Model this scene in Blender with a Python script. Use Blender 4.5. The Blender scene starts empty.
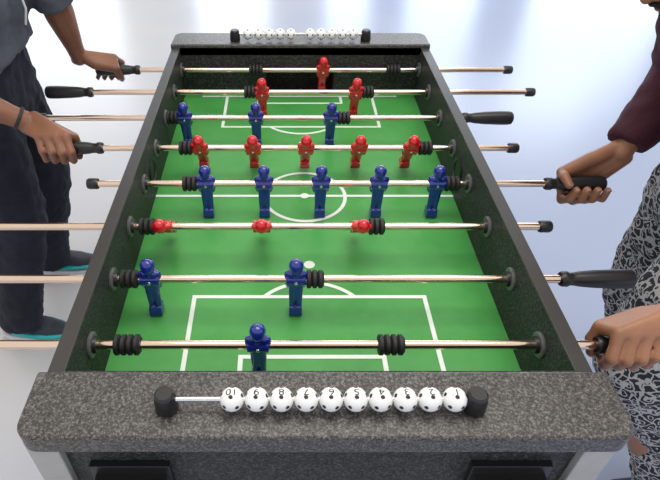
import bpy, bmesh, math, random
from mathutils import Vector, Matrix
random.seed(4)
S = bpy.context.scene
try: S.view_settings.view_transform = 'Standard'
except Exception: pass
COL = S.collection

# ------------------------------------------------------------ materials
def newmat(name):
    m = bpy.data.materials.new(name); m.use_nodes = True
    nt = m.node_tree; b = nt.nodes['Principled BSDF']
    return m, nt, b
def plain(name, col, rough=.5, metal=0., coat=0., spec=.5, var=.06, vscale=30, bump=0., bscale=200):
    m, nt, b = newmat(name)
    tc = nt.nodes.new('ShaderNodeTexCoord')
    n = nt.nodes.new('ShaderNodeTexNoise'); n.inputs['Scale'].default_value = vscale; n.inputs['Detail'].default_value = 4
    nt.links.new(tc.outputs['Object'], n.inputs['Vector'])
    r = nt.nodes.new('ShaderNodeValToRGB')
    r.color_ramp.elements[0].position = .3; r.color_ramp.elements[1].position = .7
    r.color_ramp.elements[0].color = tuple(c*(1-var) for c in col)+(1,)
    r.color_ramp.elements[1].color = tuple(min(1, c*(1+var)) for c in col)+(1,)
    nt.links.new(n.outputs['Fac'], r.inputs['Fac']); nt.links.new(r.outputs['Color'], b.inputs['Base Color'])
    b.inputs['Roughness'].default_value = rough; b.inputs['Metallic'].default_value = metal
    b.inputs['Coat Weight'].default_value = coat; b.inputs['Specular IOR Level'].default_value = spec
    if bump:
        n2 = nt.nodes.new('ShaderNodeTexNoise'); n2.inputs['Scale'].default_value = bscale
        nt.links.new(tc.outputs['Object'], n2.inputs['Vector'])
        bp = nt.nodes.new('ShaderNodeBump'); bp.inputs['Strength'].default_value = bump; bp.inputs['Distance'].default_value = .002
        nt.links.new(n2.outputs['Fac'], bp.inputs['Height']); nt.links.new(bp.outputs['Normal'], b.inputs['Normal'])
    return m
def granite(name, c0, c1, c2, scale, rough, spec=.5):
    m, nt, b = newmat(name)
    tc = nt.nodes.new('ShaderNodeTexCoord')
    n = nt.nodes.new('ShaderNodeTexNoise'); n.inputs['Scale'].default_value = scale; n.inputs['Detail'].default_value = 5; n.inputs['Roughness'].default_value = .75
    nt.links.new(tc.outputs['Object'], n.inputs['Vector'])
    r = nt.nodes.new('ShaderNodeValToRGB')
    e = r.color_ramp.elements
    e[0].position = .38; e[0].color = c0+(1,); e[1].position = .64; e[1].color = c2+(1,)
    x = e.new(.5); x.color = c1+(1,)
    nt.links.new(n.outputs['Fac'], r.inputs['Fac']); nt.links.new(r.outputs['Color'], b.inputs['Base Color'])
    b.inputs['Roughness'].default_value = rough; b.inputs['Specular IOR Level'].default_value = spec
    return m
M_slab = granite('granite_laminate', (.014,.013,.012), (.054,.050,.047), (.20,.185,.17), 300, .36)
M_wall = granite('dark_speckled_laminate', (.006,.006,.006), (.018,.019,.018), (.09,.095,.09), 280, .55, .35)
M_edge = plain('rail_edge', (.035,.032,.03), .38)
M_chrome = plain('chrome_rod', (.80,.62,.49), .14, 1., var=.02)
M_black = plain('black_plastic', (.012,.012,.013), .38)
M_ring = plain('grey_nylon_ring', (.11,.11,.11), .3)
M_rubber = plain('black_rubber', (.014,.014,.014), .6)
M_blue = plain('blue_plastic', (.007,.022,.25), .18, coat=.6, var=.1)
M_red = plain('red_plastic', (.62,.004,.012), .22, coat=.5, var=.1)
M_steel = plain('steel', (.7,.7,.7), .2, 1.)
M_white = plain('white_paint', (.80,.88,.82), .35, var=.03)
M_bead = plain('white_bead_plastic', (.85,.85,.83), .25, var=.02)
M_ink_hole = plain('black_ink_and_hole', (.01,.01,.01), .4)
M_leg = plain('grey_leg_laminate', (.40,.39,.37), .4)
M_goal = plain('goal_red_felt', (.05,.006,.007), .8)
M_green, nt, b = newmat('green_playfield')
tc = nt.nodes.new('ShaderNodeTexCoord'); n = nt.nodes.new('ShaderNodeTexNoise'); n.inputs['Scale'].default_value = 5; n.inputs['Detail'].default_value = 10; n.inputs['Roughness'].default_value=.65
nt.links.new(tc.outputs['Object'], n.inputs['Vector'])
r = nt.nodes.new('ShaderNodeValToRGB'); r.color_ramp.elements[0].position=.3; r.color_ramp.elements[1].position=.72
r.color_ramp.elements[0].color=(.052,.28,.062,1); r.color_ramp.elements[1].color=(.092,.41,.098,1)
nt.links.new(n.outputs['Fac'], r.inputs['Fac']); nt.links.new(r.outputs['Color'], b.inputs['Base Color'])
b.inputs['Roughness'].default_value=.33
# floor; bluish window reflection painted into the base colour towards the right
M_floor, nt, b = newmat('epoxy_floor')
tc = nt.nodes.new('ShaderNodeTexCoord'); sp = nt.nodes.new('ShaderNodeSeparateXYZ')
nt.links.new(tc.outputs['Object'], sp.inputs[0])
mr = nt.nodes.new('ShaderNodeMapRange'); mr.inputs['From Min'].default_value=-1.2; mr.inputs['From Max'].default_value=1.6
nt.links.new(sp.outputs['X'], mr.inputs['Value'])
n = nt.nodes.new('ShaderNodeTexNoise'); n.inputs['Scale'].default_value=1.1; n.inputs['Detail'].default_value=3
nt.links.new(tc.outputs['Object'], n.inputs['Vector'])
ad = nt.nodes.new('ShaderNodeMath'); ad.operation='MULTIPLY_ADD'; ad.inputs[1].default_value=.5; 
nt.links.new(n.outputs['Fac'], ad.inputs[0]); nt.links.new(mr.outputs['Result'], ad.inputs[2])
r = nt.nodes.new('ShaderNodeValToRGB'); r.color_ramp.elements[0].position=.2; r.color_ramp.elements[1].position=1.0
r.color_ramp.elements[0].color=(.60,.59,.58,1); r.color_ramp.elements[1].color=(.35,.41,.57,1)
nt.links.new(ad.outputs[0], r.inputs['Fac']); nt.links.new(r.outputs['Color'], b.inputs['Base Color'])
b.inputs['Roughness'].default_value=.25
def skinmat(name, c):
    m = plain(name, c, .45, var=.18, vscale=14, bump=.15, bscale=260)
    m.node_tree.nodes['Principled BSDF'].inputs['Subsurface Weight'].default_value=.08
    m.node_tree.nodes['Principled BSDF'].inputs['Subsurface Radius'].default_value=(.01,.004,.002)
    return m
M_skinA = skinmat('skin_brown', (.23,.095,.05))
M_skinB = skinmat('skin_warm_brown', (.31,.14,.074))
M_nail = plain('fingernail', (.50,.28,.20), .3)
M_grey = plain('grey_cotton', (.085,.092,.11), .9, bump=.6, bscale=350)
M_jeans = plain('dark_denim', (.008,.010,.020), .9, var=.35, vscale=9, bump=.6, bscale=400)
M_maroon = plain('maroon_knit', (.055,.010,.020), .9, bump=.8, bscale=320)
M_shoe = plain('dark_shoe', (.02,.025,.04), .6)
M_teal = plain('teal_trim', (.01,.42,.42), .4)
M_sole = plain('white_sole', (.6,.6,.6), .5)
M_hair = plain('black_hair', (.008,.006,.005), .7, bump=1., bscale=500)
M_eye = plain('eye_white', (.8,.78,.75), .2)
M_lip = plain('lips', (.22,.08,.06), .5)
# doodle trousers
M_dood, nt, b = newmat('doodle_print_cotton')
tc = nt.nodes.new('ShaderNodeTexCoord')
nn = nt.nodes.new('ShaderNodeTexNoise'); nn.inputs['Scale'].default_value=34; nn.inputs['Detail'].default_value=2
nt.links.new(tc.outputs['Object'], nn.inputs['Vector'])
mx = nt.nodes.new('ShaderNodeVectorMath'); mx.operation='MULTIPLY_ADD'; mx.inputs[1].default_value=(.03,.03,.03)
nt.links.new(nn.outputs['Color'], mx.inputs[0]); nt.links.new(tc.outputs['Object'], mx.inputs[2])
vo = nt.nodes.new('ShaderNodeTexVoronoi'); vo.feature='DISTANCE_TO_EDGE'; vo.inputs['Scale'].default_value=44
nt.links.new(mx.outputs[0], vo.inputs['Vector'])
v2 = nt.nodes.new('ShaderNodeTexVoronoi'); v2.feature='F1'; v2.inputs['Scale'].default_value=44
nt.links.new(mx.outputs[0], v2.inputs['Vector'])
lt = nt.nodes.new('ShaderNodeMath'); lt.operation='LESS_THAN'; lt.inputs[1].default_value=.08
nt.links.new(vo.outputs['Distance'], lt.inputs[0])
sb = nt.nodes.new('ShaderNodeMath'); sb.operation='COMPARE'; sb.inputs[1].default_value=.26; sb.inputs[2].default_value=.05
nt.links.new(v2.outputs['Distance'], sb.inputs[0])
mm = nt.nodes.new('ShaderNodeMath'); mm.operation='MAXIMUM'
nt.links.new(lt.outputs[0], mm.inputs[0]); nt.links.new(sb.outputs[0], mm.inputs[1])
cr = nt.nodes.new('ShaderNodeValToRGB'); cr.color_ramp.elements[0].color=(.020,.021,.026,1); cr.color_ramp.elements[1].color=(.42,.42,.42,1)
nt.links.new(mm.outputs[0], cr.inputs['Fac']); nt.links.new(cr.outputs['Color'], b.inputs['Base Color']); b.inputs['Roughness'].default_value=.9

# ------------------------------------------------------------ mesh helpers
def finish(me, angle=35):
    for p in me.polygons: p.use_smooth = True
    me.set_sharp_from_angle(angle=math.radians(angle))
def obj_from_bm(name, bm, mats, parent=None, loc=(0,0,0), angle=35, bevel=0, recalc=True):
    if recalc: bmesh.ops.recalc_face_normals(bm, faces=bm.faces)
    me = bpy.data.meshes.new(name); bm.to_mesh(me); bm.free()
    for m in mats: me.materials.append(m)
    finish(me, angle)
    ob = bpy.data.objects.new(name, me); COL.objects.link(ob); ob.location = loc
    if parent: ob.parent = parent
    if bevel:
        md = ob.modifiers.new('Bevel','BEVEL'); md.width=bevel; md.segments=3; md.limit_method='ANGLE'
    return ob
def box(bm, x0,x1,y0,y1,z0,z1, mi=0):
    v=[bm.verts.new((x,y,z)) for x in (x0,x1) for y in (y0,y1) for z in (z0,z1)]
    for f in ((0,1,3,2),(4,6,7,5),(0,4,5,1),(2,3,7,6),(0,2,6,4),(1,5,7,3)):
        bm.faces.new([v[i] for i in f]).material_index=mi
def lathe(bm, prof, seg=28, c=(0,0,0), mi=0, flip=1, axis='x'):
    rings=[]
    for t,r in prof:
        ring=[]
        if r<=1e-6:
            p=(c[0]+flip*t,c[1],c[2]) if axis=='x' else (c[0],c[1],c[2]+flip*t)
            ring=[bm.verts.new(p)]
        else:
            for i in range(seg):
                a=2*math.pi*i/seg
                if axis=='x': p=(c[0]+flip*t, c[1]+r*math.cos(a), c[2]+r*math.sin(a))
                else: p=(c[0]+r*math.cos(a), c[1]+r*math.sin(a), c[2]+flip*t)
                ring.append(bm.verts.new(p))
        rings.append(ring)
    for a,b_ in zip(rings[:-1], rings[1:]):
        n=seg
        for i in range(n):
            j=(i+1)%n
            if len(a)==1 and len(b_)==1: break
            if len(a)==1: f=[a[0],b_[j],b_[i]]
            elif len(b_)==1: f=[a[i],a[j],b_[0]]
            else: f=[a[i],a[j],b_[j],b_[i]]
            bm.faces.new(f).material_index=mi
def rrect(x0,x1,y0,y1,rs,n=8):
    pts=[]
    cs=[(x1,y0,-90,rs[0],-1,1),(x1,y1,0,rs[1],-1,-1),(x0,y1,90,rs[2],1,-1),(x0,y0,180,rs[3],1,1)]
    for cx,cy,a0,r,sx,sy in cs:
        for i in range(n+1):
            a=math.radians(a0+90*i/n)
            pts.append((cx+sx*r+r*math.cos(a), cy+sy*r+r*math.sin(a)))
    return pts
def prism(bm, pts, z0, z1, mi=0):
    a=[bm.verts.new((x,y,z0)) for x,y in pts]; b_=[bm.verts.new((x,y,z1)) for x,y in pts]
    bm.faces.new(a[::-1]).material_index=mi; bm.faces.new(b_).material_index=mi
    n=len(pts)
    for i in range(n):
        bm.faces.new([a[i],a[(i+1)%n],b_[(i+1)%n],b_[i]]).material_index=mi

def sph(c,r,nu=14,nv=8,sc=(1,1,1)):
    c=Vector(c); out=[c+Vector((0,0,r*sc[2])), c-Vector((0,0,r*sc[2]))]
    for j in range(1,nv):
        th=math.pi*j/nv
        for i in range(nu):
            ph=2*math.pi*(i+.5*(j%2))/nu
            out.append(c+Vector((r*sc[0]*math.sin(th)*math.cos(ph), r*sc[1]*math.sin(th)*math.sin(ph), r*sc[2]*math.cos(th))))
    return out
def disc(c,r,ax,n=20):
    c=Vector(c); ax=Vector(ax).normalized(); u=ax.orthogonal().normalized(); w=ax.cross(u)
    return [c+r*(math.cos(2*math.pi*i/n)*u+math.sin(2*math.pi*i/n)*w) for i in range(n)]
class Acc:
    def __init__(s): s.v=[]; s.f=[]
    def hull(s, pts):
        bm=bmesh.new()
        vs=[bm.verts.new(p) for p in pts]
        res=bmesh.ops.convex_hull(bm, input=vs)
        bad=[g for g in set(res['geom_interior'])|set(res['geom_unused']) if isinstance(g,bmesh.types.BMVert)]
        if bad: bmesh.ops.delete(bm, geom=bad, context='VERTS')
        lone=[v for v in bm.verts if not v.link_faces]
        if lone: bmesh.ops.delete(bm, geom=lone, context='VERTS')
        bmesh.ops.recalc_face_normals(bm, faces=bm.faces)
        base=len(s.v); bm.verts.index_update()
        s.v += [v.co.copy() for v in bm.verts]
        s.f += [[base+v.index for v in f.verts] for f in bm.faces]
        bm.free()
    def balls(s, *prs):
        pts=[]
        for p,r in prs: pts+=sph(p,r)
        s.hull(pts)
    def limb(s, chain):
        for a,b_ in zip(chain[:-1],chain[1:]): s.balls(a,b_)
    def build(s, name, mats, voxel, smooth=4, parent=None, disp=0, dscale=.12, factor=.5):
        me=bpy.data.meshes.new(name+'_src'); me.from_pydata([tuple(v) for v in s.v],[],s.f)
        t=bpy.data.objects.new('tmp',me); COL.objects.link(t)
        md=t.modifiers.new('r','REMESH'); md.mode='VOXEL'; md.voxel_size=voxel; md.use_smooth_shade=True
        if smooth:
            sm=t.modifiers.new('s','SMOOTH'); sm.factor=factor; sm.iterations=smooth
        if disp:
            tx=bpy.data.textures.new('folds','CLOUDS'); tx.noise_scale=dscale; tx.noise_depth=2
            d=t.modifiers.new('d','DISPLACE'); d.texture=tx; d.strength=disp; d.mid_level=.5; d.texture_coords='GLOBAL'
            sm=t.modifiers.new('s2','SMOOTH'); sm.factor=.5; sm.iterations=2
        dg=bpy.context.evaluated_depsgraph_get(); dg.update()
        nm=bpy.data.meshes.new_from_object(t.evaluated_get(dg)); nm.name=name
        bpy.data.objects.remove(t); bpy.data.meshes.remove(me)
        nm.materials.clear()
        for m in mats: nm.materials.append(m)
        for p in nm.polygons: p.use_smooth=True; p.material_index=0
        ob=bpy.data.objects.new(name,nm); COL.objects.link(ob)
        if parent: ob.parent=parent
        return ob

# ------------------------------------------------------------ setting
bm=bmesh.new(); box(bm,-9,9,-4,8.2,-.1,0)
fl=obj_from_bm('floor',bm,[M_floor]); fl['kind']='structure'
M_wallp=plain('painted_wall',(.75,.75,.74),.7)
M_pane,nt,b=newmat('daylight_pane'); b.inputs['Base Color'].default_value=(.7,.8,.95,1); b.inputs['Emission Color'].default_value=(.82,.90,1,1); b.inputs['Emission Strength'].default_value=3.6
bm=bmesh.new()
box(bm,-9,9,8,8.2,0,.35); box(bm,-9,9,8,8.2,2.9,3.6)
edges=[(-6.2,-4.6),(-3.9,-2.3),(-1.2,-.2),(.6,1.2),(1.7,2.7),(3.4,5.4),(6.2,7.6)]
px=-9
for a,b_ in edges:
    box(bm,px,a,8,8.2,.35,2.9); px=b_
box(bm,px,9,8,8.2,.35,2.9)
w=obj_from_bm('wall_back',bm,[M_wallp]); w['kind']='structure'
for i,(a,b_) in enumerate(edges):
    bm=bmesh.new(); box(bm,a,b_,8.09,8.11,.35,2.9)
    o=obj_from_bm('window_%d'%(i+1),bm,[M_pane]); o['kind']='structure'

# ------------------------------------------------------------ table
CX=.052; ROD=.8175; FZ=.7275; TOP=.878
XL,XR=CX-.36,CX+.36
OL,OR=CX-.382,CX+.382
table=bpy.data.objects.new('foosball_table',None); COL.objects.link(table); table.location=(CX,1.06,0)
table['label']='dark speckled foosball table with green playing field and granite-look end caps'
table['category']='foosball table'
def tpart(name,bm,mats,bevel=0,angle=35,label=None):
    o=obj_from_bm(name,bm,mats,table,(-CX,-1.06,0),angle,bevel)
    if label:o['label']=label
    return o
Y0,Y1=.478,1.641
for x0,x1 in ((OL,XL),(XR,OR)):
    bm=bmesh.new(); box(bm,x0,x1,Y0-.08,Y1+.08,.60,TOP-.004)
    box(bm,x0-.001,x1+.001,Y0-.02,Y1+.02,TOP-.004,TOP,1)
    tpart('side_panel',bm,[M_wall,M_edge],.0008)
for ya,yb,out in ((Y0-.02,Y0,-1),(Y1,Y1+.02,1)):
    bm=bmesh.new(); g=.105
    box(bm,XL,CX-g,ya,yb,.60,TOP); box(bm,CX+g,XR,ya,yb,.60,TOP)
    box(bm,CX-g,CX+g,ya,yb,.81,TOP); box(bm,CX-g,CX+g,ya,yb,.60,FZ)
    tpart('end_wall',bm,[M_wall])
    bm=bmesh.new(); y2=yb+.06 if out>0 else ya-.06; y1=yb if out>0 else ya
    lo,hi=min(y1,y2),max(y1,y2)
    box(bm,CX-g,CX+g,lo,hi,.70,.705); box(bm,CX-g,CX+g,(hi-.003 if out>0 else lo),(hi if out>0 else lo+.003),.705,.81)
    box(bm,CX-g,CX-g+.003,lo,hi,.705,.81); box(bm,CX+g-.003,CX+g,lo,hi,.705,.81)
    tpart('goal_pocket',bm,[M_goal])
bm=bmesh.new(); box(bm,OL,OR,.395,.410,.60,.852); tpart('end_panel',bm,[M_wall],.001)
bm=bmesh.new(); box(bm,OL,OR,1.712,1.727,.60,.852); tpart('end_panel',bm,[M_wall],.001)
cap=(CX-.392,CX+.396)
bm=bmesh.new(); prism(bm,rrect(cap[0],cap[1],.369,.4705,(.024,.004,.004,.024)),.852,.888)
tpart('end_cap',bm,[M_slab],.005,60,'grey granite-look end cap with rounded corners')
bm=bmesh.new(); prism(bm,rrect(CX-.387,CX+.387,1.641,1.738,(.004,.028,.028,.004)),.852,.888)
tpart('end_cap',bm,[M_slab],.005,60)
bm=bmesh.new(); box(bm,XL,XR,Y0,Y1,.62,.70); tpart('cabinet_base',bm,[M_black])
bm=bmesh.new(); box(bm,XL,XR,Y0,Y1,FZ-.012,FZ)
LZ=FZ+.0006; lw=.0042
def line(x0,y0,x1,y1):
    bx0,bx1=min(x0,x1)-lw,max(x0,x1)+lw; by0,by1=min(y0,y1)-lw,max(y0,y1)+lw
    hz=LZ+(.00015 if abs(x1-x0)>abs(y1-y0) else 0)
    vs=[bm.verts.new(p) for p in ((bx0,by0,hz),(bx1,by0,hz),(bx1,by1,hz),(bx0,by1,hz))]
    bm.faces.new(vs).material_index=1
def arc(cx,cy,r,a0,a1,n=64,wd=lw):
    pr=None
    for i in range(n+1):
        a=math.radians(a0+(a1-a0)*i/n); c,s_=math.cos(a),math.sin(a)
        q=(bm.verts.new((cx+(r-wd)*c,cy+(r-wd)*s_,LZ+.0003)),bm.verts.new((cx+(r+wd)*c,cy+(r+wd)*s_,LZ+.0003)))
        if pr: bm.faces.new((pr[0],pr[1],q[1],q[0])).material_index=1
        pr=q
MY=1.10
def dot(cx,cy,r): 
    bm.faces.new([bm.verts.new((cx+r*math.cos(2*math.pi*i/28),cy+r*math.sin(2*math.pi*i/28),LZ+.0004)) for i in range(28)]).material_index=1
for sgn in (1,-1):
    f=lambda y: MY+sgn*(y-MY)
    e=Y0+.012 if sgn>0 else Y1-.012
    for hw,yy in ((.226,.764),(.127,.618)):
        line(CX-hw,f(yy),CX+hw,f(yy)); line(CX-hw,e,CX-hw,f(yy)); line(CX+hw,e,CX+hw,f(yy))
    th=math.degrees(math.asin((.764-.682)/.121))
    if sgn>0: arc(CX,.682,.121,th,180-th)
    else: arc(CX,f(.682),.121,-th,-180+th)
    dot(CX+.003,f(.856),.0115)
line(XL+.004,MY,XR-.004,MY); arc(CX,MY,.098,0,360,96); dot(CX,MY,.0105)
line(XL+.06,Y1-.012,XR-.06,Y1-.012)
tpart('playing_field',bm,[M_green,M_white],label='green playing field printed with white pitch lines')
RY=[.573+.15*i for i in range(8)]
for y in RY:
    for x,fl_ in ((XL,1),(XR,-1)):
        bm=bmesh.new()
        lathe(bm,[(0,.0),(0,.0215),(.003,.0215),(.005,.019),(.005,.0145)],28,(x,y,ROD),flip=fl_,mi=1)
        lathe(bm,[(.005,.0145),(.011,.0135),(.011,.0078),(.004,.0078)],28,(x,y,ROD),flip=fl_)
        tpart('rod_bearing',bm,[M_black,M_ring])
        bm=bmesh.new(); xo=x-fl_*.022
        lathe(bm,[(0,.0),(0,.019),(.003,.019),(.006,.014),(.006,.0085),(.003,.0085)],28,(xo,y,ROD),flip=-fl_)
        tpart('rod_bearing',bm,[M_black])
for x,fl_ in ((XL,1),(XR,-1)):
    bm=bmesh.new(); lathe(bm,[(.0,.031),(.003,.031),(.004,.026),(.001,.024)],32,(x,1.108,.795),flip=fl_); lathe(bm,[(.001,.024),(.0008,0)],32,(x,1.108,.795),mi=1,flip=fl_)  # flat black disc painted in for the dark of the inlet hole
    tpart('ball_inlet',bm,[M_black,M_ink_hole])
for x0,x1 in ((OL-.012,OL+.030),(OR-.030,OR+.012)):
    for y0,y1 in ((.384,.45),(1.67,1.735)):
        bm=bmesh.new(); box(bm,x0,x1,y0,y1,.0,.85); tpart('leg',bm,[M_leg],.002,label='light grey table leg')
for xc in (-.214,.320):
    bm=bmesh.new()
    prism(bm,rrect(xc-.05,xc+.05,.345,.395,(.012,.001,.001,.012)),.69,.765)
    box(bm,xc-.056,xc+.056,.385,.395,.68,.785)
    tpart('ball_return_cup',bm,[M_black],.003)
def counter(x0,x1,y,z):
    bm=bmesh.new(); lathe(bm,[(0,0),(0,.0032),(x1-x0,.0032),(x1-x0,0)],16,(x0,y,z)); tpart('score_rod',bm,[M_steel])
    for x in (x0,x1):
        bm=bmesh.new()
        lathe(bm,[(0,0),(0,.014),(.004,.0155),(.02,.0145),(.03,.013),(.033,.010),(.033,0)],24,(x,y,.888),axis='z')
        lathe(bm,[(-.009,0),(-.009,.010),(-.006,.013),(.006,.013),(.009,.010),(.009,0)],24,(x,y,z))
        tpart('score_rod_bracket',bm,[M_black])
BZ=.908
counter(-.151,.248,.412,BZ); counter(CX-.196,CX+.196,1.672,BZ)

# beads
bmb=bmesh.new(); bmesh.ops.create_icosphere(bmb,subdivisions=5,radius=.0156)
ph=(1+5**.5)/2; ico=[]
for a in (1,-1):
    for b_ in (ph,-ph): ico+=[Vector((0,a,b_)),Vector((a,b_,0)),Vector((b_,0,a))]
ico=[v.normalized() for v in ico]
for f in bmb.faces:
    d=f.calc_center_median().normalized()
    if max(d.dot(v) for v in ico)>.984: f.material_index=1
beadme=bpy.data.meshes.new('score_bead'); bmb.to_mesh(beadme); bmb.free()
beadme.materials.append(M_bead); beadme.materials.append(M_ink_hole)
for p in beadme.polygons: p.use_smooth=True
def bead(x,y,num=None):
    o=bpy.data.objects.new('score_bead',beadme); COL.objects.link(o); o.location=(x,y,BZ)
    R=Matrix.Rotation(math.radians(-8),4,'X')@Matrix.Rotation(random.uniform(-.12,.12),4,'Z')
    o.rotation_euler=R.to_euler()
    o['category']='score bead'
    o['label']='white numbered score bead with black spots on metal rod' if num else 'small white score bead with black spots on metal rod'
    o['group']='score beads on the near counter rod' if num else 'score beads on the far counter rod'
    if num:
        cu=bpy.data.curves.new('n','FONT'); cu.body=str(num); cu.size=.0125; cu.align_x='CENTER'; cu.align_y='CENTER'
        t=bpy.data.objects.new('t',cu); COL.objects.link(t)
        bpy.context.view_layer.update()
        me=bpy.data.meshes.new_from_object(t.evaluated_get(bpy.context.evaluated_depsgraph_get()))
        bpy.data.objects.remove(t)
        bm=bmesh.new(); bm.from_mesh(me)
        bmesh.ops.triangulate(bm,faces=bm.faces); bmesh.ops.subdivide_edges(bm,edges=bm.edges,cuts=1,use_grid_fill=True)
        C=Vector((0,.08,1)).normalized(); U=Vector((0,-1,.08)).normalized(); X=Vector((-1,0,0))
        for v in bm.verts:
            q=(C*.0156+X*v.co.x*1.3+U*v.co.y*1.1).normalized()*.0160
            v.co=R.to_3x3().inverted()@q
        n_=obj_from_bm('numeral',bm,[M_ink_hole],o,recalc=False)
for i in range(10): bead(-.0653+.0317*i,.412,10-i)
for i in range(5): bead(CX-.157+.0320*i,1.672); bead(CX+.029+.0320*i,1.672)

# ------------------------------------------------------------ player figure
A=Acc()
A.balls(((0,0,.0325),.0138),((0,-.001,.0285),.0118))
A.balls(((0,.002,.0345),.0130),((0,.004,.030),.0118))
A.balls(((0,-.0128,.029),.0024),((0,-.0120,.034),.002))
A.balls(((0,0,.022),.0075),((0,0,.014),.0095))
A.balls(((-.0098,0,.0125),.0085),((.0098,0,.0125),.0085),((-.0085,0,-.002),.0090),((.0085,0,-.002),.0090))
A.balls(((-.0085,0,-.002),.0090),((.0085,0,-.002),.0090),((-.0055,0,-.024),.0080),((.0055,0,-.024),.0080))
A.hull(disc((-.0175,0,0),.0125,(1,0,0),28)+disc((.0175,0,0),.0125,(1,0,0),28))
for s_ in (-1,1):
    A.limb([((s_*.0155,0,.0135),.0056),((s_*.0175,.001,-.004),.0052),((s_*.0138,-.004,-.0205),.0046)])
    A.limb([((s_*.0055,0,-.024),.0083),((s_*.0060,.001,-.043),.0070),((s_*.0062,0,-.070),.0062)])
A.balls(((-.004,0,-.026),.0080),((.004,0,-.026),.0080),((-.004,0,-.05),.0055),((.004,0,-.05),.0055))
A.hull([Vector(p) for p in ((-.0115,-.012,-.0665),(.0115,-.012,-.0665),(-.0115,.010,-.0665),(.0115,.010,-.0665),(-.0125,-.0145,-.087),(.0125,-.0145,-.087),(-.0125,.0125,-.087),(.0125,.0125,-.087))])
fig=A.build('player_figure',[M_blue],.00115,5)
figme=fig.data; bpy.data.objects.remove(fig)
figred=figme.copy(); figred.materials.clear(); figred.materials.append(M_red)
bm=bmesh.new(); lathe(bm,[(0,0),(0,.0034),(.0012,.0030),(.0018,0)],16,(0,0,0),axis='z')
bmesh.ops.rotate(bm,verts=bm.verts,cent=(0,0,0),matrix=Matrix.Rotation(math.radians(90),3,'X'))
sc=obj_from_bm('screw',bm,[M_steel]); scme=sc.data; bpy.data.objects.remove(sc)
def bumper_mesh(nr):
    bm=bmesh.new(); h=nr*.00525
    pr=[(-h,.0078)]
    for k in range(nr):
        t=-h+k*.0105
        pr+=[(t+.0005,.0150),(t+.002,.0170),(t+.007,.0170),(t+.0085,.0150),(t+.0095,.0125)]
    pr[-1]=(h,.0125); pr.append((h,.0078))
    lathe(bm,pr,28); bu=obj_from_bm('rubber_bumper',bm,[M_rubber]); me=bu.data; bpy.data.objects.remove(bu); return me
bume={4:bumper_mesh(4),3:bumper_mesh(3)}
bm=bmesh.new(); lathe(bm,[(-.012,.0078),(-.012,.0112),(-.010,.0122),(.008,.0122),(.012,.010),(.012,0)],24)
ec=obj_from_bm('rod_end_cap',bm,[M_black]); ecme=ec.data; bpy.data.objects.remove(ec)
bm=bmesh.new(); lathe(bm,[(0,.0078),(0,.0125),(.003,.0140),(.012,.0142),(.016,.0118),(.024,.0120),(.034,.0140),(.06,.0162),(.10,.0178),(.120,.0178),(.128,.0165),(.132,.012),(.132,0)],36)
ha=obj_from_bm('handle',bm,[M_black]); hame=ha.data; bpy.data.objects.remove(ha)
def inst(name,me,parent,loc,rot=None):
    o=bpy.data.objects.new(name,me); COL.objects.link(o); o.parent=parent; o.location=loc
    if rot: o.rotation_euler=rot
    return o
rods=[
 ('blue',[-.040],[-.249,.173],-.66,.502,0,4),
 ('blue',[-.240,.0235],[-.277,.058],-.68,.501,0,3),
 ('red',[-.2414,-.0423,.157],[-.272,.188],.527,-.62,51,3),
 ('blue',[-.1706,-.0421,.0842,.2126,.3411],[-.206,.374],-.421,.580,0,3),
 ('red',[-.2007,-.0725,.0556,.1838,.3095],[-.235,.344],.556,-.435,32,3),
 ('blue',[-.2580,-.0708,.1259],[-.2885,.160],-.632,.469,9,3),
 ('red',[-.0593,.2062],[-.094,.240],.698,-.537,20,3),
 ('red',[.1211],[-.0818,.333],.681,-.433,24,4)]
desc={1:'one',2:'two',3:'three',5:'five'}
for (team,figs,bumps,tip,hx,tilt,nb),y in zip(rods,RY):
    R=bpy.data.objects.new('foosball_rod',None); COL.objects.link(R); R.location=(CX,y,ROD)
    R['category']='foosball rod'; R['group']='player rods across the foosball table'
    R['label']='chrome rod with %s %s player figure%s and black handle'%(desc[len(figs)],team,'' if len(figs)==1 else 's')
    x0,x1=min(tip,hx)-CX,max(tip,hx)-CX
    if hx<tip: x0-=.02
    else: x1+=.02
    bm=bmesh.new(); lathe(bm,[(x0,0),(x0,.0075),(x1,.0075),(x1,0)],28)
    obj_from_bm('rod_tube',bm,[M_chrome],R)
    for fx in figs:
        Rm=Matrix.Rotation(math.radians(tilt),4,'X')
        if team=='blue': Rm=Rm@Matrix.Rotation(math.pi,4,'Z')
        o=inst('player_figure',figme if team=='blue' else figred,R,(fx-CX,0,0),Rm.to_euler())
        o['label']='glossy %s plastic player'%team
        if team=='blue': inst('screw',scme,o,(0,.0122,0),(0,0,math.pi))
        else: inst('screw',scme,o,(0,-.0122,0))
    for bx in bumps: inst('rubber_bumper',bume[nb],R,(bx-CX,0,0))
    inst('rod_end_cap',ecme,R,(tip-CX,0,0),None if tip>hx else (0,0,math.pi))
    inst('handle',hame,R,(hx-CX,0,0),None if hx>tip else (0,0,math.pi))

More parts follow.
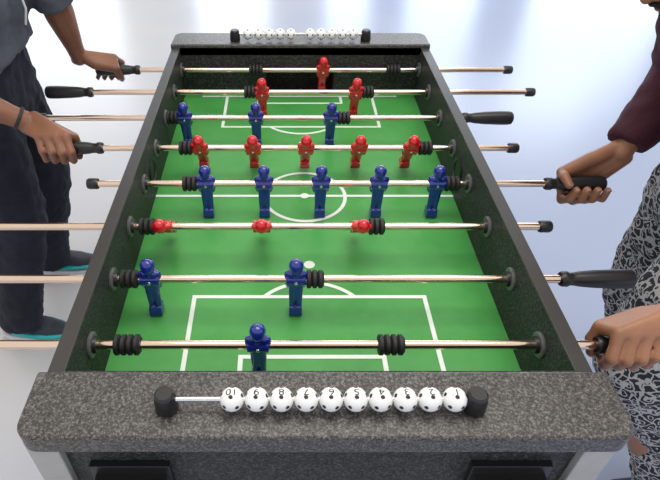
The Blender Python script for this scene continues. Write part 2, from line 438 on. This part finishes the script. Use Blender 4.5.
# ------------------------------------------------------------ people
def hand(A,C,Ax,P,N,W,fore,nails,k=1.0):
    C,Ax,P,N,W=[Vector(q) for q in (C,Ax,P,N,W)]
    P.normalize(); N.normalize()
    L=lambda a,p,n: C+a*k*Ax+p*P+n*N
    offs=[.0315,.0100,-.0118,-.0322]; rad=[.0089,.0093,.0088,.0077]; ln=[1.,1.05,1.,.88]
    D=(C-W).normalized(); Sd=(Ax-Ax.dot(D)*D)
    if Sd.length<.2: Sd=P
    Sd=-Sd.normalized() if Sd.dot(Ax)<0 else Sd.normalized()
    mc=[]
    for o,r_,l in zip(offs,rad,ln):
        r_*=k
        m=L(o,.006-.10*abs(o-.01),.0395); mc.append(m)
        pip=L(o*1.02,.037*l,.0150); dip=L(o*.98,.0295,-.0150*l); tip=L(o*.93,.0075,-.0270)
        A.limb([(m,r_*1.25),(m.lerp(pip,.5),r_*.97),(pip,r_*1.10),(pip.lerp(dip,.5),r_*.92),(dip,r_*.98),(tip,r_*.82)])
        d=(tip-dip).normalized(); out=-(N*.55)*1.0 + P*.15
        nails.append((tip+out.normalized()*r_*.62, out.normalized(), d, r_*.62))
    wr=[W+Sd*q for q in (.016,.006,-.005,-.015)]
    for i in range(3):
        A.balls((mc[i],.0112),(mc[i+1],.0110),(wr[i],.0165),(wr[i+1],.0160))
    cm=W.lerp(L(.03,-.045,.018),.62); tm=L(.048,-.026,.012); ti=L(.052,-.020,-.012); tt=L(.046,-.004,-.0285)
    A.limb([(W+Sd*.012,.016),(cm,.0165),(tm,.0128),(tm.lerp(ti,.5),.0108),(ti,.0112),(tt,.0088)])
    A.balls((cm,.0155),(tm,.012),(mc[0],.0105),(wr[0],.015))
    d=(tt-ti).normalized(); out=(-N*.7-P*.7).normalized()
    nails.append((tt+out*.0060,out,d,.0066))
    A.limb([(W,.0235),(W.lerp(Vector(fore),.18),.0255),(W.lerp(Vector(fore),.65),.040),(Vector(fore),.041)])
def add_nails(nails,parent):
    for c,o,d,r_ in nails:
        a=Acc(); s_=d.cross(o).normalized()
        pts=[]
        for i in range(10):
            for j in (-1,1):
                an=2*math.pi*i/10
                pts.append(c+s_*r_*.9*math.cos(an)+d*r_*1.1*math.sin(an)+o*(.0008*j))
        a.hull(pts)
        me=bpy.data.meshes.new('fingernail'); me.from_pydata([tuple(v) for v in a.v],[],a.f); me.materials.append(M_nail)
        for p in me.polygons: p.use_smooth=True
        ob=bpy.data.objects.new('fingernail',me); COL.objects.link(ob); ob.parent=parent
def headgeo(A,C,F,U):
    C,F,U=Vector(C),Vector(F).normalized(),Vector(U).normalized(); Sx=U.cross(F).normalized(); U=F.cross(Sx)
    L=lambda f,s_,u: C+f*F+s_*Sx+u*U
    A.balls((L(-.02,0,.03),.077),(L(.015,0,.025),.072))
    A.balls((L(.015,0,.02),.070),(L(.060,0,-.085),.020),(L(0,.045,-.05),.024),(L(0,-.045,-.05),.024),(L(.045,.02,-.03),.038),(L(.045,-.02,-.03),.038))
    A.limb([(L(.080,0,.008),.009),(L(.100,0,-.026),.011)]); A.balls((L(.088,.012,-.03),.008),(L(.088,-.012,-.03),.008))
    A.balls((L(.076,-.035,.028),.010),(L(.076,.035,.028),.010))
    A.balls((L(.078,-.018,-.055),.008),(L(.078,.018,-.055),.008),(L(.088,0,-.055),.008))
    for s_ in (-1,1): A.balls((L(-.008,s_*.079,-.015),.009),(L(-.014,s_*.083,.018),.013))
    return L
def child(A,name,mat,voxel,parent,**k):
    return A.build(name,[mat],voxel,parent=parent,**k)
def face_children(L,parent,beard):
    for s_ in (-1,1):
        a=Acc(); a.balls((L(.071,s_*.031,.006),.0115)); child(a,'eye',M_eye,.002,parent,smooth=1)
    a=Acc(); a.balls((L(.0895,-.016,-.056),.0048),(L(.093,0,-.055),.0055),(L(.0895,.016,-.056),.0048)); child(a,'mouth',M_lip,.0015,parent,smooth=1)
    a=Acc(); a.balls((L(-.03,0,.04),.081),(L(.0,0,.05),.074)); a.balls((L(-.04,0,.02),.076),(L(-.035,0,-.02),.068))
    child(a,'hair',M_hair,.004,parent,disp=.006,dscale=.01)
    if beard:
        a=Acc(); a.limb([(L(-.0,.060,-.02),.018),(L(.01,.052,-.055),.022),(L(.062,.014,-.088),.022),(L(.062,-.014,-.088),.022),(L(.01,-.052,-.055),.022),(L(-.0,-.060,-.02),.018)])
        a.balls((L(.062,0,-.088),.025),(L(.03,0,-.085),.03)); a.balls((L(.092,-.02,-.043),.006),(L(.098,0,-.040),.006)); a.balls((L(.092,.02,-.043),.006),(L(.098,0,-.040),.006))
        child(a,'beard',M_hair,.003,parent,disp=.005,dscale=.008)
def shoe(heel,toe,parent,trim):
    h,t=Vector(heel),Vector(toe); d=(t-h).normalized(); s_=Vector((-d.y,d.x,0))
    def Q(f,sd,z): 
        p=h+d*f+s_*sd; return (p.x,p.y,z)
    a=Acc(); a.balls((Q(.035,0,.05),.034),(Q(.09,0,.055),.036),(Q(.03,0,.095),.036),(Q(.07,0,.10),.034))
    a.balls((Q(.09,0,.060),.036),(Q(.17,.012,.042),.028),(Q(.17,-.012,.042),.028),(Q(.04,0,.045),.034)); a.balls((Q(.17,.014,.040),.027),(Q(.17,-.014,.040),.027),(Q(.232,0,.036),.024))
    up=child(a,'shoe',M_shoe,.004,parent)
    a=Acc(); pts=[]
    for f,w_ in ((.0,.024),(.04,.036),(.10,.036),(.17,.045),(.22,.036),(.258,.016)):
        for z in (.001,.022):
            for sd in (-1,1): pts.append(Vector(Q(f,sd*w_,z)))
    a.hull(pts); child(a,'sole',M_sole,.003,up,smooth=3)
    if trim is M_teal:
        a=Acc()
        for sd in (-1,1): a.limb([(Q(.06,sd*.036,.042),.008),(Q(.13,sd*.040,.040),.009),(Q(.20,sd*.034,.036),.008)])
        a.limb([(Q(.20,-.034,.036),.008),(Q(.245,-.012,.032),.008),(Q(.245,.012,.032),.008),(Q(.20,.034,.036),.008)])
        child(a,'shoe_trim',trim,.002,up,smooth=1)
    a=Acc()
    for f in (.085,.115,.145): a.limb([(Q(f,-.035,.045),.004),(Q(f,-.018,.082-(f-.085)*.3),.004),(Q(f,.018,.082-(f-.085)*.3),.004),(Q(f,.035,.045),.004)])
    child(a,'shoe_lace',M_teal if trim is M_teal else M_sole,.002,up,smooth=1)
def sleeve(A,pts):
    A.limb(pts[:-1]); (p,r_),(q,r2)=pts[-2],pts[-1]
    A.hull(sph(p,r_)+disc(q,r2,Vector(q)-Vector(p)))

# ---- person in grey
nails=[]; A=Acc()
RW=(-.608,1.205,.868); RE=(-.82,1.16,1.01); RS=(-.735,1.215,1.30)
LW=(-.594,1.585,.872); LE=(-.605,1.515,1.09); LS=(-.70,1.585,1.31)
hand(A,(-.548,1.173,ROD),(1,0,0),(.40,-.88,-.15),(0,-.12,1),RW,RE,nails,1.06)
hand(A,(-.540,1.623,ROD),(1,0,0),(.30,.88,-.15),(0,-.10,1),LW,LE,nails,1.06)
A.limb([(RE,.041),(RS,.052)]); A.limb([(LE,.041),(LS,.052)])
A.balls((RS,.055),(LS,.055),((-.74,1.33,1.12),.10),((-.74,1.47,1.12),.10))
A.balls(((-.74,1.33,1.12),.10),((-.74,1.47,1.12),.10),((-.80,1.33,.92),.09),((-.80,1.47,.92),.09))
A.limb([((-.71,1.40,1.30),.065),((-.665,1.40,1.42),.055)])
LH=headgeo(A,(-.63,1.40,1.52),(1,0,-.45),(.35,0,1))
A.limb([((-.80,1.31,.88),.09),((-.775,1.29,.50),.058),((-.90,1.26,.09),.038)])
A.limb([((-.80,1.49,.88),.09),((-.775,1.53,.50),.058),((-.90,1.57,.09),.038)])
p1=A.build('person',[M_skinA],.0028,4,factor=.35)
p1['label']='person in grey long-sleeved shirt and dark jeans gripping two handles'; p1['category']='person'
add_nails(nails,p1); face_children(LH,p1,False)
A=Acc()
A.balls((RS,.068),(LS,.068),((-.74,1.33,1.14),.118),((-.74,1.47,1.14),.118))
A.balls(((-.74,1.33,1.14),.118),((-.74,1.47,1.14),.118),((-.775,1.33,1.04),.114),((-.775,1.47,1.04),.114))
A.hull(disc((-.785,1.33,.965),.12,(0,0,1))+disc((-.785,1.47,.965),.12,(0,0,1))+sph((-.775,1.33,1.05),.11)+sph((-.775,1.47,1.05),.11))
lp=lambda a,b_,t: tuple(Vector(a).lerp(Vector(b_),t))
sleeve(A,[(RS,.070),(lp(RS,RE,.6),.062),(RE,.057),(lp(RE,RW,.12),.056)])
sleeve(A,[(LS,.070),(lp(LS,LE,.6),.062),(LE,.057),(lp(LE,LW,.20),.055)])
A.hull(disc((-.715,1.40,1.34),.07,(.3,0,1))+sph((-.735,1.40,1.25),.10))
child(A,'shirt',M_grey,.006,p1,disp=.022,dscale=.07)
A=Acc()
A.balls(((-.80,1.33,.93),.105),((-.80,1.47,.93),.105),((-.80,1.32,.82),.105),((-.80,1.48,.82),.105))
for hy,ky,ay in ((1.315,1.29,1.26),(1.485,1.53,1.57)):
    sleeve(A,[((-.80,hy,.86),.102),((-.785,(hy+ky)/2,.68),.092),((-.775,ky,.50),.078),((-.83,(ky+ay)/2,.30),.070),((-.885,ay,.085),.066)])
child(A,'jeans',M_jeans,.007,p1,disp=.022,dscale=.05)
shoe((-.975,1.285,0),(-.72,1.265,0),p1,M_teal); shoe((-.965,1.605,0),(-.71,1.62,0),p1,M_teal)
A=Acc(); W=Vector(RW).lerp(Vector(RE),.10); ax=(Vector(RE)-Vector(RW)).normalized()
A.hull(disc(W-ax*.004,.0285,ax)+disc(W+ax*.004,.0285,ax)); child(A,'wristband',M_rubber,.0015,p1,smooth=2)
A=Acc(); A.limb([((-.618,1.372,1.13),.003),((-.612,1.370,1.08),.003),((-.622,1.368,1.045),.003)]); child(A,'drawstring',M_sole,.0015,p1,smooth=1)

# ---- person in maroon
nails=[]; A=Acc()
RW=(.745,1.064,.872); RE=(.855,1.145,1.03); RS=(.76,1.10,1.28)
LW=(.630,.588,.866); LE=(.85,.56,.985); LS=(.80,.68,1.26)
hand(A,(.672,1.021,ROD-.001),(-1,0,0),(-.15,-.40,-.90),(0,.90,-.40),RW,RE,nails,1.16)
hand(A,(.555,.573,ROD),(-1,0,0),(-.35,-.88,-.15),(0,-.12,1),LW,LE,nails,1.06)
A.limb([(RE,.041),(RS,.052)]); A.limb([(LE,.041),(LS,.052)])
A.balls((RS,.055),(LS,.055),((.82,.82,1.10),.10),((.82,.95,1.10),.10))
A.balls(((.82,.82,1.10),.10),((.82,.95,1.10),.10),((.88,.80,.90),.09),((.88,.94,.90),.09))
A.limb([((.76,.90,1.27),.062),((.70,.93,1.29),.055)])
LH=headgeo(A,(.655,.955,1.320),(-1,.1,-.95),(-.8,0,1))
A.limb([((.88,.80,.88),.09),((.765,.74,.55),.06),((.97,.70,.09),.038)])
A.limb([((.88,.94,.88),.09),((.91,1.00,.50),.06),((1.10,1.05,.09),.038)])
p2=A.build('person',[M_skinB],.0028,4,factor=.35)
p2['label']='bearded person in maroon sweater and doodle-print trousers gripping handles'; p2['category']='person'
add_nails(nails,p2); face_children(LH,p2,True)
A=Acc()
A.balls((RS,.066),(LS,.066),((.83,.83,1.12),.112),((.83,.95,1.12),.112))
A.balls(((.83,.83,1.12),.112),((.83,.95,1.12),.112),((.88,.81,.95),.108),((.88,.94,.95),.108))
sleeve(A,[(RS,.068),(lp(RS,RE,.6),.062),(RE,.060),(lp(RE,RW,.5),.054),(lp(RE,RW,.90),.043)])
sleeve(A,[(LS,.068),(lp(LS,LE,.6),.062),(LE,.056),(lp(LE,LW,.4),.050)])
child(A,'sweater',M_maroon,.006,p2,disp=.022,dscale=.06)
A=Acc()
A.balls(((.88,.81,.92),.105),((.88,.94,.92),.105),((.88,.80,.84),.105),((.88,.95,.84),.105))
sleeve(A,[((.88,.80,.86),.105),((.82,.77,.70),.098),((.765,.74,.55),.088),((.905,.72,.32),.074),((.995,.70,.09),.068)])
sleeve(A,[((.88,.95,.86),.102),((.90,.98,.68),.092),((.91,1.00,.50),.082),((1.0,1.03,.32),.076),((1.095,1.05,.09),.072)])
child(A,'trousers',M_dood,.007,p2,disp=.028,dscale=.06)
shoe((1.07,.70,0),(.81,.69,0),p2,M_sole); shoe((1.19,1.05,0),(.94,1.04,0),p2,M_sole)

# ------------------------------------------------------------ light, world, camera
W=bpy.data.worlds.new('World'); S.world=W; W.use_nodes=True; nt=W.node_tree; bg=nt.nodes['Background']
tc=nt.nodes.new('ShaderNodeTexCoord'); sp=nt.nodes.new('ShaderNodeSeparateXYZ'); nt.links.new(tc.outputs['Generated'],sp.inputs[0])
r=nt.nodes.new('ShaderNodeValToRGB'); e=r.color_ramp.elements
e[0].position=.0; e[0].color=(.76,.82,1,1); e[1].position=.9; e[1].color=(.84,.78,.70,1)
x=e.new(.35); x.color=(.77,.79,.85,1)
nt.links.new(sp.outputs['Z'],r.inputs['Fac']); nt.links.new(r.outputs['Color'],bg.inputs['Color']); bg.inputs['Strength'].default_value=1.15
def area(name,loc,rot,size,en,col,sy=None):
    l=bpy.data.lights.new(name,'AREA'); l.energy=en; l.color=col; l.size=size
    if sy: l.shape='RECTANGLE'; l.size_y=sy
    o=bpy.data.objects.new(name,l); COL.objects.link(o); o.location=loc; o.rotation_euler=rot
area('overhead_fill',(.3,1.0,3.2),(0,0,0),1.8,38,(1,.96,.9),1.2)  # added area fill above the table, for even light
area('window_light',(1.5,7.6,2.6),(math.radians(-70),0,0),6,60,(.86,.93,1),1.0)
cam=bpy.data.cameras.new('camera'); co=bpy.data.objects.new('camera',cam); COL.objects.link(co)
co.location=(0,0,1.53); co.rotation_euler=(math.radians(90-40.6),0,0)
cam.sensor_width=36; cam.lens=560/660*36; cam.shift_x=47/660; cam.clip_start=.02
S.camera=co
